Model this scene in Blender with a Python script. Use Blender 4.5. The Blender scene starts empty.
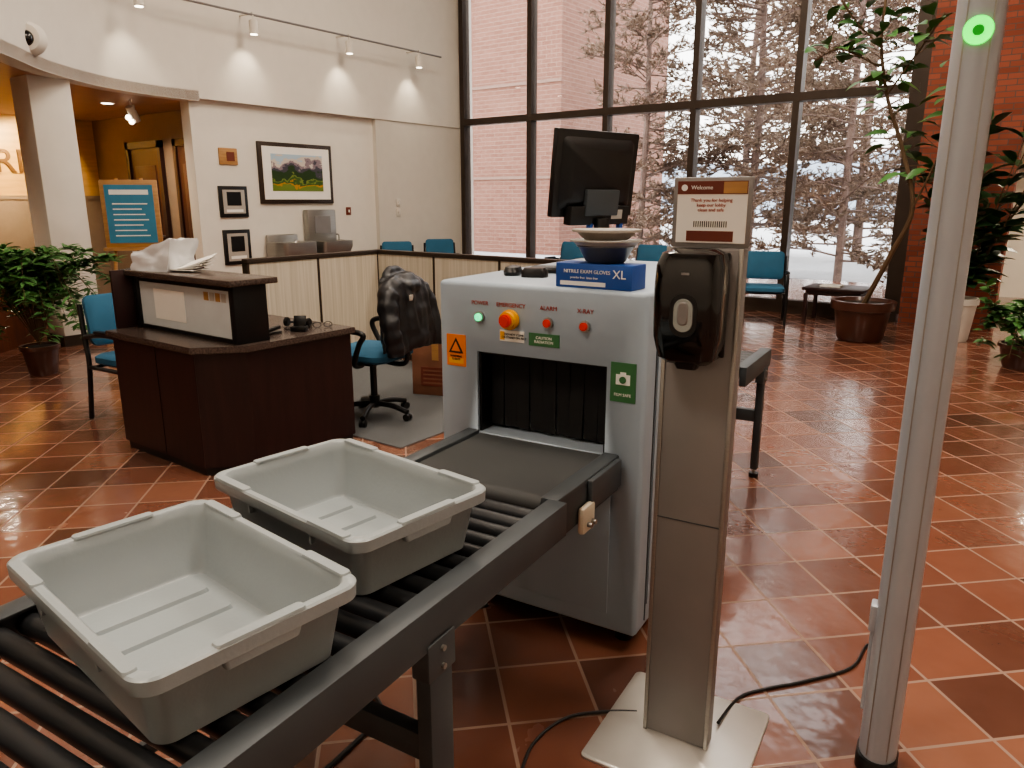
import bpy, bmesh, math, random
from mathutils import Vector, Matrix, noise, Quaternion
random.seed(7)
D=bpy.data; S=bpy.context.scene; COL=S.collection
pi=math.pi
def lin(h):
    h=h.lstrip('#'); o=[]
    for i in (0,2,4):
        v=int(h[i:i+2],16)/255
        o.append(v/12.92 if v<=.04045 else ((v+.055)/1.055)**2.4)
    return (*o,1)
# ------------------------------------------------------------ materials
def M(name,col,rough=.5,metal=0,var=.06,scale=6,bump=0,bscale=60,coat=0,emit=0,stretch=None,spec=None):
    m=D.materials.new(name); m.use_nodes=True; nt=m.node_tree; n=nt.nodes; l=nt.links
    b=n['Principled BSDF']; c=lin(col)
    b.inputs['Roughness'].default_value=rough; b.inputs['Metallic'].default_value=metal
    if coat: b.inputs['Coat Weight'].default_value=coat; b.inputs['Coat Roughness'].default_value=.08
    if spec is not None: b.inputs['Specular IOR Level'].default_value=spec
    tc=n.new('ShaderNodeTexCoord'); mp=n.new('ShaderNodeMapping'); l.new(tc.outputs['Object'],mp.inputs[0])
    if stretch: mp.inputs['Scale'].default_value=stretch
    nz=n.new('ShaderNodeTexNoise'); nz.inputs['Scale'].default_value=scale; nz.inputs['Detail'].default_value=4
    l.new(mp.outputs[0],nz.inputs['Vector'])
    r=n.new('ShaderNodeValToRGB'); e=r.color_ramp.elements
    e[0].position=.3; e[1].position=.7
    e[0].color=(c[0]*(1-var),c[1]*(1-var),c[2]*(1-var),1); e[1].color=(min(1,c[0]*(1+var)),min(1,c[1]*(1+var)),min(1,c[2]*(1+var)),1)
    l.new(nz.outputs['Fac'],r.inputs[0]); l.new(r.outputs[0],b.inputs['Base Color'])
    if emit:
        l.new(r.outputs[0],b.inputs['Emission Color']); b.inputs['Emission Strength'].default_value=emit
    if bump:
        n2=n.new('ShaderNodeTexNoise'); n2.inputs['Scale'].default_value=bscale; l.new(mp.outputs[0],n2.inputs['Vector'])
        bp=n.new('ShaderNodeBump'); bp.inputs['Strength'].default_value=bump; bp.inputs['Distance'].default_value=.01
        l.new(n2.outputs['Fac'],bp.inputs['Height']); l.new(bp.outputs[0],b.inputs['Normal'])
    return m
def floor_mat():
    m=D.materials.new('quarry_tile'); m.use_nodes=True; nt=m.node_tree; n=nt.nodes; l=nt.links; b=n['Principled BSDF']
    tc=n.new('ShaderNodeTexCoord'); mp=n.new('ShaderNodeMapping'); mp.inputs['Rotation'].default_value=(0,0,math.radians(45))
    l.new(tc.outputs['Object'],mp.inputs[0])
    br=n.new('ShaderNodeTexBrick'); br.offset=0; br.squash=1
    br.inputs['Scale'].default_value=1; br.inputs['Brick Width'].default_value=.29; br.inputs['Row Height'].default_value=.29
    br.inputs['Mortar Size'].default_value=.006; br.inputs['Mortar Smooth'].default_value=.2; br.inputs['Bias'].default_value=0
    br.inputs['Color1'].default_value=(0,0,0,1); br.inputs['Color2'].default_value=(1,1,1,1); br.inputs['Mortar'].default_value=(.5,.5,.5,1)
    l.new(mp.outputs[0],br.inputs['Vector'])
    r=n.new('ShaderNodeValToRGB'); e=r.color_ramp.elements
    e[0].position=0; e[0].color=lin('#5b3d32'); e[1].position=1; e[1].color=lin('#8b5f4c')
    for p,cc in ((.3,'#70493b'),(.55,'#794e3e'),(.8,'#825543')):
        x=e.new(p); x.color=lin(cc)
    l.new(br.outputs['Color'],r.inputs[0])
    nz=n.new('ShaderNodeTexNoise'); nz.inputs['Scale'].default_value=6; nz.inputs['Detail'].default_value=3; l.new(mp.outputs[0],nz.inputs['Vector'])
    mx=n.new('ShaderNodeMix'); mx.data_type='RGBA'; mx.blend_type='MULTIPLY'; mx.inputs[0].default_value=.2
    r2=n.new('ShaderNodeValToRGB'); r2.color_ramp.elements[0].position=.3; r2.color_ramp.elements[0].color=(.5,.45,.42,1); r2.color_ramp.elements[1].position=.7; r2.color_ramp.elements[1].color=(1,1,1,1)
    l.new(nz.outputs['Fac'],r2.inputs[0]); l.new(r.outputs[0],mx.inputs[6]); l.new(r2.outputs[0],mx.inputs[7])
    mg=n.new('ShaderNodeMix'); mg.data_type='RGBA'; mg.inputs[7].default_value=lin('#8d7465')
    l.new(br.outputs['Fac'],mg.inputs[0]); l.new(mx.outputs[2],mg.inputs[6]); l.new(mg.outputs[2],b.inputs['Base Color'])
    rr=n.new('ShaderNodeMapRange'); rr.inputs[3].default_value=.16; rr.inputs[4].default_value=.32
    l.new(nz.outputs['Fac'],rr.inputs[0]); ad=n.new('ShaderNodeMath'); ad.operation='MULTIPLY_ADD'; ad.inputs[1].default_value=.45
    l.new(br.outputs['Fac'],ad.inputs[0]); l.new(rr.outputs[0],ad.inputs[2]); l.new(ad.outputs[0],b.inputs['Roughness'])
    n3=n.new('ShaderNodeTexNoise'); n3.inputs['Scale'].default_value=8; n3.inputs['Detail'].default_value=2; l.new(mp.outputs[0],n3.inputs['Vector'])
    ma=n.new('ShaderNodeMath'); ma.operation='MULTIPLY_ADD'; ma.inputs[1].default_value=-.7
    l.new(br.outputs['Fac'],ma.inputs[0]); l.new(n3.outputs['Fac'],ma.inputs[2])
    bp=n.new('ShaderNodeBump'); bp.inputs['Strength'].default_value=.16; bp.inputs['Distance'].default_value=.02
    l.new(ma.outputs[0],bp.inputs['Height']); l.new(bp.outputs[0],b.inputs['Normal']); l.new(bp.outputs[0],b.inputs['Coat Normal'])
    cw=n.new('ShaderNodeMath'); cw.operation='MULTIPLY_ADD'; cw.inputs[1].default_value=-.5; cw.inputs[2].default_value=.6
    l.new(br.outputs['Fac'],cw.inputs[0]); l.new(cw.outputs[0],b.inputs['Coat Weight']); b.inputs['Coat Roughness'].default_value=.1
    return m
def brick_mat(name,c1,c2,mort,w=.2,h=.067):
    m=D.materials.new(name); m.use_nodes=True; nt=m.node_tree; n=nt.nodes; l=nt.links; b=n['Principled BSDF']
    tc=n.new('ShaderNodeTexCoord'); sp=n.new('ShaderNodeSeparateXYZ'); l.new(tc.outputs['Object'],sp.inputs[0])
    ad=n.new('ShaderNodeMath'); l.new(sp.outputs[0],ad.inputs[0]); l.new(sp.outputs[1],ad.inputs[1])
    cb=n.new('ShaderNodeCombineXYZ'); l.new(ad.outputs[0],cb.inputs[0]); l.new(sp.outputs[2],cb.inputs[1])
    br=n.new('ShaderNodeTexBrick'); br.inputs['Scale'].default_value=1; br.inputs['Brick Width'].default_value=w; br.inputs['Row Height'].default_value=h
    br.inputs['Mortar Size'].default_value=.006; br.inputs['Color1'].default_value=lin(c1); br.inputs['Color2'].default_value=lin(c2); br.inputs['Mortar'].default_value=lin(mort)
    l.new(cb.outputs[0],br.inputs['Vector']); l.new(br.outputs['Color'],b.inputs['Base Color']); b.inputs['Roughness'].default_value=.85
    bp=n.new('ShaderNodeBump'); bp.invert=True; bp.inputs['Strength'].default_value=.5; bp.inputs['Distance'].default_value=.01
    l.new(br.outputs['Fac'],bp.inputs['Height']); l.new(bp.outputs[0],b.inputs['Normal'])
    return m
def wave_mat(name,c1,c2,sc,direction='DIAGONAL',rough=.5):
    m=D.materials.new(name); m.use_nodes=True; nt=m.node_tree; n=nt.nodes; l=nt.links; b=n['Principled BSDF']
    tc=n.new('ShaderNodeTexCoord'); sp=n.new('ShaderNodeSeparateXYZ'); l.new(tc.outputs['Object'],sp.inputs[0])
    ad=n.new('ShaderNodeMath'); l.new(sp.outputs[0],ad.inputs[0]); l.new(sp.outputs[1],ad.inputs[1])
    cb=n.new('ShaderNodeCombineXYZ'); l.new(ad.outputs[0],cb.inputs[0])
    zz=n.new('ShaderNodeMath'); zz.operation='MULTIPLY'; zz.inputs[1].default_value=.02; l.new(sp.outputs[2],zz.inputs[0]); l.new(zz.outputs[0],cb.inputs[1])
    nz=n.new('ShaderNodeTexNoise'); nz.inputs['Scale'].default_value=sc; nz.inputs['Detail'].default_value=5; l.new(cb.outputs[0],nz.inputs['Vector'])
    r=n.new('ShaderNodeValToRGB'); e=r.color_ramp.elements; e[0].position=.35; e[1].position=.62; e[0].color=lin(c1); e[1].color=lin(c2)
    l.new(nz.outputs['Fac'],r.inputs[0]); l.new(r.outputs[0],b.inputs['Base Color']); b.inputs['Roughness'].default_value=rough
    return m
def glass_mat(name,tint=(1,1,1,1)):
    m=D.materials.new(name); m.use_nodes=True; nt=m.node_tree; n=nt.nodes; l=nt.links; n.clear()
    o=n.new('ShaderNodeOutputMaterial'); t=n.new('ShaderNodeBsdfTransparent'); t.inputs[0].default_value=tint
    g=n.new('ShaderNodeBsdfGlossy'); g.inputs['Roughness'].default_value=.02
    f=n.new('ShaderNodeFresnel'); f.inputs[0].default_value=1.45
    mx=n.new('ShaderNodeMixShader'); l.new(f.outputs[0],mx.inputs[0]); l.new(t.outputs[0],mx.inputs[1]); l.new(g.outputs[0],mx.inputs[2]); l.new(mx.outputs[0],o.inputs[0])
    return m
def painting_mat():
    m=D.materials.new('landscape_painting'); m.use_nodes=True; nt=m.node_tree; n=nt.nodes; l=nt.links; b=n['Principled BSDF']
    tc=n.new('ShaderNodeTexCoord'); sp=n.new('ShaderNodeSeparateXYZ'); l.new(tc.outputs['Generated'],sp.inputs[0])
    nz=n.new('ShaderNodeTexNoise'); nz.inputs['Scale'].default_value=4; nz.inputs['Detail'].default_value=8; l.new(tc.outputs['Generated'],nz.inputs['Vector'])
    a=n.new('ShaderNodeMath'); a.operation='MULTIPLY_ADD'; a.inputs[1].default_value=1.1; l.new(nz.outputs['Fac'],a.inputs[0])
    s=n.new('ShaderNodeMath'); s.operation='SUBTRACT'; s.inputs[1].default_value=.55; l.new(sp.outputs[2],s.inputs[0]); l.new(s.outputs[0],a.inputs[2])
    r=n.new('ShaderNodeValToRGB'); r.color_ramp.interpolation='CONSTANT'; e=r.color_ramp.elements
    e[0].position=0; e[0].color=lin('#6c7f3a'); e[1].position=.88; e[1].color=lin('#a9c0cf')
    for p,cc in ((.1,'#b8862e'),(.17,'#3f5a2b'),(.28,'#76863f'),(.34,'#2f4426'),(.55,'#4c4a55'),(.66,'#8b7d84'),(.76,'#c8bfb4')):
        x=e.new(p); x.color=lin(cc)
    l.new(a.outputs[0],r.inputs[0]); l.new(r.outputs[0],b.inputs['Base Color']); b.inputs['Roughness'].default_value=.3
    return m

m_floor=floor_mat()
m_white=M('white_paint','#d7d2c8',.8,var=.02); m_wall2=M('warm_grey_paint','#c9c4ba',.8,var=.02)
m_soffit=M('tan_soffit','#ac8970',.45); m_ceil=M('ceiling_paint','#cfcac2',.9)
m_brick=brick_mat('red_brick','#7a3d2c','#93523f','#5f4b43'); m_brick_out=brick_mat('outside_brick','#7c5345','#875e50','#a08c80',.4,.14)
m_frame=M('bronze_frame','#40362f',.4,.4); m_glass=glass_mat('window_glass',(.93,.93,.92,1))
m_gold=M('gold_wood_wall','#d0a462',.4,stretch=(.6,.6,6),scale=3,var=.12); m_wood=M('cherry_wood','#5d3424',.3,stretch=(8,8,.8),var=.25,scale=3)
m_door=M('door_wood','#44261d',.4,stretch=(8,8,.8),var=.2,scale=3)
m_tanw=M('tan_wall','#8d7864',.7)
m_dark=M('dark_mahogany','#2b1717',.35,stretch=(6,6,.7),var=.25,scale=4); m_granite=M('granite','#4a3f3a',.25,var=.5,scale=120)
m_part=wave_mat('striped_laminate','#b3a997','#c6bdae',40); m_black=M('black_plastic','#121213',.4); m_blackg=M('gloss_black','#08080a',.1,coat=.5)
m_rubber=M('black_rubber','#141416',.75,bump=.1,bscale=300); m_belt=M('conveyor_belt','#3b3d3e',.65,bump=.15,bscale=400)
m_body=M('powder_coat_greyblue','#9caab7',.42,bump=.03,bscale=500,var=.02); m_char=M('charcoal_steel','#464b4f',.5,.15,var=.08); m_roller=M('black_roller','#26282b',.38,.15)
m_tray=M('grey_tub_plastic','#929a9d',.34,var=.03,bump=.05,bscale=90); m_steel=M('brushed_steel','#a5a39e',.38,.85,stretch=(1,1,30),scale=5,var=.06)
m_silver=M('taupe_silver_paint','#868382',.42,.3,var=.04); m_plate=M('plate_steel','#c9c6c1',.3,.5)
m_postm=M('anodised_grey','#abb0b8',.33,.25,var=.03); m_blue=M('blue_fabric','#2c5f7c',.85,bump=.3,bscale=400); m_navy=M('navy_fabric','#22303f',.9,bump=.3,bscale=400)
m_red=M('red_button','#c9280f',.3,emit=.1); m_yel=M('yellow_plastic','#e3a51c',.4); m_green=M('green_lamp','#18e090',.3,emit=1.5)
m_gled=M('green_led','#00f030',.3,emit=2.2); m_gledd=M('green_led_core','#0a8a28',.3,emit=.5); m_gstick=M('green_sticker','#3c7047',.5); m_ostick=M('orange_sticker','#e07a1e',.5)
m_paper=M('paper','#e6e3dc',.7,var=.02); m_maroon=M('maroon_print','#6c3427',.6); m_txt=M('ink_dark','#1b1b1d',.6); m_txtr=M('ink_red','#a04234',.6); m_txtw=M('ink_white','#e8e8e4',.6)
m_bluebox=M('blue_box','#24509c',.5,var=.15); m_bowl=M('grey_bowl','#a8a29a',.4); m_bowl2=M('steel_bowl','#6d6f70',.3,.6)
m_leaf=M('leaf_green','#47703c',.4,var=.35,scale=4); m_leafd=M('leaf_dark','#2a4a2c',.4,var=.35,scale=4); m_stem=M('plant_stem','#5a4733',.8)
m_pot=M('brown_pot','#45281f',.3,coat=.3); m_wpot=M('white_pot','#d5d2cb',.4); m_soil=M('soil','#2b2019',1,bump=.6,bscale=40)
m_carpet=M('grey_carpet','#5c5e5f',1,var=.25,scale=200,bump=.5,bscale=300); m_signb=M('blue_poster','#3b7f9f',.5,var=.1); m_oak=M('light_oak','#a87f50',.5,stretch=(1,1,8),var=.15)
m_frost=M('frosted_panel','#c9ced0',.2,var=.04); m_lamp=M('lamp_glow','#fff1d8',.5,emit=6,var=0); m_jacket=M('jacket_nylon','#16171b',.42,bump=.2,bscale=30,var=.3)
m_cream=M('cream_bracket','#cfc6b4',.5); m_hazy_bark=M('hazy_bark','#75625a',.9,var=.3); m_hazy_needle=M('hazy_pine_needles','#7d6a5b',.9,var=.35,scale=2); m_snow=M('snow_ground','#c2c4c6',.9); m_stone=M('stone_course','#8a7064',.9)  # bark and needles paled: outdoor haze is put into their colour
m_card=M('cardboard','#7d5440',.8,var=.15); m_letter=M('gold_letters','#6b4a25',.4,.3); m_wrap=M('plastic_wrap','#d9dbde',.2,var=.08,coat=.3); m_clear=M('clear_window','#9aa09e',.1,.3)
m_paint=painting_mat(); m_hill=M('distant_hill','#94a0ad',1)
# ------------------------------------------------------------ geometry helpers
def empty(name,loc=(0,0,0),rz=0):
    o=D.objects.new(name,None); o.location=loc; o.rotation_euler=(0,0,rz); o.empty_display_size=.1; COL.objects.link(o); return o
def fin(bm,name,mat,parent=None,smooth=False,loc=None,rot=None):
    bmesh.ops.recalc_face_normals(bm,faces=bm.faces)
    me=D.meshes.new(name); bm.to_mesh(me); bm.free()
    if smooth:
        for p in me.polygons: p.use_smooth=True
        try: me.set_sharp_from_angle(angle=math.radians(40))
        except Exception: pass
    o=D.objects.new(name,me); COL.objects.link(o)
    if mat: me.materials.append(mat)
    if parent: o.parent=parent
    if loc: o.location=loc
    if rot: o.rotation_euler=rot
    return o
def box(name,size,loc,mat,parent=None,bev=0,rot=None,seg=2):
    bm=bmesh.new(); bmesh.ops.create_cube(bm,size=1); bmesh.ops.scale(bm,vec=size,verts=bm.verts)
    if bev: bmesh.ops.bevel(bm,geom=bm.edges[:],offset=bev,segments=seg,affect='EDGES',profile=.5)
    return fin(bm,name,mat,parent,bool(bev),loc,rot)
def bx(name,x0,x1,y0,y1,z0,z1,mat,parent=None,bev=0,seg=2):
    return box(name,(x1-x0,y1-y0,z1-z0),((x0+x1)/2,(y0+y1)/2,(z0+z1)/2),mat,parent,bev,seg=seg)
def cyl(name,r,h,loc,mat,parent=None,rot=None,seg=24,r2=None,bev=0):
    bm=bmesh.new(); bmesh.ops.create_cone(bm,cap_ends=True,segments=seg,radius1=r,radius2=r if r2 is None else r2,depth=h)
    if bev:
        ed=[e for e in bm.edges if len(e.link_faces)==2 and any(len(f.verts)>4 for f in e.link_faces)]
        bmesh.ops.bevel(bm,geom=ed,offset=bev,segments=2,affect='EDGES')
    return fin(bm,name,mat,parent,True,loc,rot)
def sph(name,r,loc,mat,parent=None,scale=(1,1,1)):
    bm=bmesh.new(); bmesh.ops.create_uvsphere(bm,u_segments=20,v_segments=12,radius=r); bmesh.ops.scale(bm,vec=scale,verts=bm.verts)
    return fin(bm,name,mat,parent,True,loc)
def lathe(name,prof,mat,parent=None,loc=None,seg=36,rot=None):
    bm=bmesh.new(); rings=[]
    for r,z in prof:
        rings.append([bm.verts.new((max(r,.0005)*math.cos(2*pi*i/seg),max(r,.0005)*math.sin(2*pi*i/seg),z)) for i in range(seg)])
    for a,b in zip(rings,rings[1:]):
        for i in range(seg): bm.faces.new((a[i],a[(i+1)%seg],b[(i+1)%seg],b[i]))
    return fin(bm,name,mat,parent,True,loc,rot)
def tube_into(bm,pts,rad,seg=8):
    pts=[Vector(p) for p in pts]
    if not isinstance(rad,(list,tuple)): rad=[rad]*len(pts)
    t0=(pts[1]-pts[0]).normalized(); up=Vector((0,0,1)) if abs(t0.z)<.9 else Vector((1,0,0)); nrm=t0.cross(up).normalized(); prev=None; first=None
    for i,p in enumerate(pts):
        if i==0: t=pts[1]-p
        elif i==len(pts)-1: t=p-pts[i-1]
        else: t=(pts[i+1]-p).normalized()+(p-pts[i-1]).normalized()
        t.normalize(); nrm=(nrm-t*nrm.dot(t))
        if nrm.length<1e-5: nrm=t.orthogonal()
        nrm.normalize(); bn=t.cross(nrm)
        ring=[bm.verts.new(p+(nrm*math.cos(2*pi*k/seg)+bn*math.sin(2*pi*k/seg))*rad[i]) for k in range(seg)]
        if prev:
            for k in range(seg): bm.faces.new((prev[k],prev[(k+1)%seg],ring[(k+1)%seg],ring[k]))
        else: first=ring
        prev=ring
    if seg>2: bm.faces.new(first); bm.faces.new(prev)
def smoothpts(pts,n=6):
    P=[Vector(p) for p in pts]; out=[]
    for i in range(len(P)-1):
        a=P[max(i-1,0)]; b=P[i]; c=P[i+1]; d=P[min(i+2,len(P)-1)]
        for k in range(n):
            t=k/n; out.append(.5*((2*b)+(c-a)*t+(2*a-5*b+4*c-d)*t*t+(3*b-a-3*c+d)*t**3))
    out.append(P[-1]); return out
def tube(name,pts,rad,mat,parent=None,seg=10,sm=True,n=6):
    bm=bmesh.new(); p=smoothpts(pts,n) if sm else pts
    tube_into(bm,p,rad,seg); return fin(bm,name,mat,parent,True)
def prism(name,pts,z0,z1,mat,parent=None,bev=0):
    bm=bmesh.new(); f=bm.faces.new([bm.verts.new((x,y,z0)) for x,y in pts])
    r=bmesh.ops.extrude_face_region(bm,geom=[f]); bmesh.ops.translate(bm,vec=(0,0,z1-z0),verts=[v for v in r['geom'] if isinstance(v,bmesh.types.BMVert)])
    if bev: bmesh.ops.bevel(bm,geom=bm.edges[:],offset=bev,segments=2,affect='EDGES')
    return fin(bm,name,mat,parent,bool(bev))
def rrect(hx,hy,r,n=6):
    o=[]
    for cx,cy,a0 in ((hx-r,hy-r,0),(-hx+r,hy-r,pi/2),(-hx+r,-hy+r,pi),(hx-r,-hy+r,1.5*pi)):
        for k in range(n+1):
            a=a0+k*pi/2/n; o.append((cx+r*math.cos(a),cy+r*math.sin(a)))
    return o
def loft(name,rings,mat,parent=None,loc=None,rot=None,n=6,caps=True):
    bm=bmesh.new(); R=[]
    for hx,hy,r,z,*c in rings:
        ox,oy=(c if c else (0,0))
        R.append([bm.verts.new((x+ox,y+oy,z)) for x,y in rrect(hx,hy,r,n)])
    for a,b in zip(R,R[1:]):
        k=len(a)
        for i in range(k): bm.faces.new((a[i],a[(i+1)%k],b[(i+1)%k],b[i]))
    if caps: bm.faces.new(R[0]); bm.faces.new(R[-1])
    return fin(bm,name,mat,parent,True,loc,rot)
def text(name,s,size,loc,rot,mat,parent=None,ext=.0008,align='CENTER'):
    c=D.curves.new(name,'FONT'); c.body=s; c.size=size; c.extrude=ext; c.align_x=align; c.align_y='CENTER'
    o=D.objects.new(name,c); COL.objects.link(o); c.materials.append(mat); o.location=loc; o.rotation_euler=rot
    if parent: o.parent=parent
    return o
def bake(o):
    bpy.context.view_layer.update()
    me=D.meshes.new_from_object(o.evaluated_get(bpy.context.evaluated_depsgraph_get())); o.modifiers.clear(); o.data=me
def cut(o,size,loc):
    c=box('cutter',size,loc,None); c.parent=o.parent
    md=o.modifiers.new('b','BOOLEAN'); md.object=c; md.operation='DIFFERENCE'; md.solver='EXACT'
    bake(o); D.objects.remove(c)
def strip_wall(name,pts,z0,z1,th,mat,parent=None):
    n=len(pts); off=[]
    for i,p in enumerate(pts):
        a=Vector(pts[max(i-1,0)]); b=Vector(pts[min(i+1,n-1)]); t=(b-a).normalized(); off.append((p[0]-t.y*th,p[1]+t.x*th))
    bm=bmesh.new()
    rows=[[bm.verts.new((x,y,z)) for x,y in q] for q,z in ((pts,z0),(pts,z1),(off,z1),(off,z0))]
    for k in range(4):
        a=rows[k]; b=rows[(k+1)%4]
        for i in range(n-1): bm.faces.new((a[i],a[i+1],b[i+1],b[i]))
    bm.faces.new([r[0] for r in rows]); bm.faces.new([r[-1] for r in rows])
    return fin(bm,name,mat,parent,True)
def leaf_into(bm,pos,d,L,W,droop=.3):
    d=d.normalized(); side=d.cross(Vector((0,0,1)))
    if side.length<.05: side=Vector((1,0,0))
    side.normalize(); side=(Quaternion(d,random.uniform(-.6,.6))@side); nn=side.cross(d)
    prev=None
    for t,w in ((0,.05),(.25,.75),(.55,1),(.8,.65),(1,.02)):
        p=pos+d*L*t+Vector((0,0,-droop*L*t*t)); tr=[bm.verts.new(p-side*W*w/2+nn*W*w*.12),bm.verts.new(p),bm.verts.new(p+side*W*w/2+nn*W*w*.12)]
        if prev:
            bm.faces.new((prev[0],prev[1],tr[1],tr[0])); bm.faces.new((prev[1],prev[2],tr[2],tr[1]))
        prev=tr
def rdir(up=.3):
    a=random.uniform(0,2*pi); return Vector((math.cos(a),math.sin(a),random.uniform(-.3,1)*up+.1))
def catmull(pts,n=8): return [(v.x,v.y) for v in smoothpts([(x,y,0) for x,y in pts],n)]

# ------------------------------------------------------------ room shell
SZ=2.84; TOP=7.0
bx('floor',-16,5,-5,16,-.12,0,m_floor)
bx('wall_south',-16,5,-5.2,-5,0,TOP,m_white); bx('wall_east',5,5.2,-5,11,0,TOP,m_white)
bx('ceiling',-16,5.2,-5.2,11.2,TOP,TOP+.2,m_ceil)
bx('wall_west_wood',-13.3,-13.1,-5,6.2,0,SZ,m_gold)
bx('wall_lobby_back',-13.3,-9.62,6.2,6.4,0,SZ,m_tanw)
bx('wall_picture',-9.6,-9.4,5.7,11.3,0,TOP,m_white)
bx('wall_picture_upper',-9.4,-9.3,5.7,11.0,SZ+.03,TOP,m_white)
bx('wall_jog',-9.4,-9.32,8.9,11.0,0,SZ+.03,m_wall2)
curve=catmull([(-5.3,-4.9),(-5.4,-2),(-5.7,.2),(-6.5,1.75),(-7.72,2.96),(-8.45,3.62),(-8.99,4.35),(-9.25,5.05),(-9.3,5.8)])
strip_wall('wall_mezzanine_fascia',curve,SZ,TOP,.2,m_white)
prism('ceiling_soffit',curve+[(-13.3,5.8),(-13.3,-4.9)],SZ+.005,SZ+.12,m_soffit)
bx('trim_fascia_corner',-13.3,-9.42,5.7,6.4,SZ+.004,SZ+.12,m_soffit)
MX=[-9.2+1.488*k for k in range(6)]
bx('wall_window_jamb',-9.6,-9.25,11.0,11.3,0,TOP,m_white)
bx('window_sill',-9.25,-1.7,10.95,11.2,0,.12,m_frame)
win=empty('window_1',(0,11,0))
for i,x in enumerate(MX):
    w=.045 if i<5 else .1
    bx('mullion_%d'%i,x-w,x+w,-.06,.12,.12,TOP,m_frame,win)
for i,(z,w) in enumerate(((.15,.04),(2.96,.055),(5.9,.06))): bx('transom_%d'%i,-9.2,-1.75,-.065,.11,z-w,z+w,m_frame,win)
bx('pane',-9.2,-1.75,.03,.04,.12,TOP,m_glass,win)
bx('wall_brick_pier',-1.66,-.6,10.9,11.3,0,TOP,m_brick)
bx('wall_brick_above',-.6,5,10.9,11.3,2.95,TOP,m_brick)
bx('trim_opening_head',-.6,5,10.86,10.9,2.87,2.95,m_white)
bx('wall_corridor_end',-1.6,5,15.0,15.2,0,2.95,m_white); bx('wall_corridor_side',-1.66,-1.5,11.3,15,0,2.95,m_wall2); bx('wall_corridor_east',5,5.2,11,15.2,0,2.95,m_wall2)
bx('ceiling_corridor',-1.66,5.2,11.3,15.2,2.95,3.05,m_ceil)
bx('baseboard_picture',-9.4,-9.385,5.7,8.9,0,.1,m_frame)
for i,xx in enumerate((-10.15,-11.5)):
    d=empty('door_%d'%(i+1),(xx,6.19,0))
    bx('leaf',-.42,.42,-.03,0,0.01,2.35,m_door,d); bx('jamb_left',-.5,-.42,-.06,0,0,2.45,m_dark,d); bx('jamb_right',.42,.5,-.06,0,0,2.45,m_dark,d); bx('head',-.5,.5,-.06,0,2.35,2.45,m_dark,d)
    bx('panel',-.3,.3,-.045,-.03,.3,2.1,m_door,d,.01); cyl('handle',.02,.14,(.34,-.07,1.05),m_steel,d,rot=(pi/2,0,0))
text('wall_letters','NORTHERN',.5,(-13.09,4.02,2.15),(pi/2,0,pi/2),m_letter,None,.02)
bx('trim_wood_rail',-13.1,-13.06,-5,6.2,1.6,1.66,m_tanw); bx('wall_wood_wainscot',-13.1,-13.075,-5,6.2,0,1.6,m_tanw)
c=empty('column',(-9.05,3.8,0)); bx('shaft',-.21,.21,-.21,.21,0,SZ+.02,m_white,c,.01); bx('plinth',-.225,.225,-.225,.225,0,.12,m_frame,c)
lw=catmull([(-7.6,.6),(-8.1,1.7),(-8.6,2.6),(-9.3,3.3),(-10.1,4.1)])
strip_wall('curved_low_wall',lw,0,.72,.18,m_wood); strip_wall('trim_low_wall_cap',lw,.72,.76,.2,m_wood)
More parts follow.
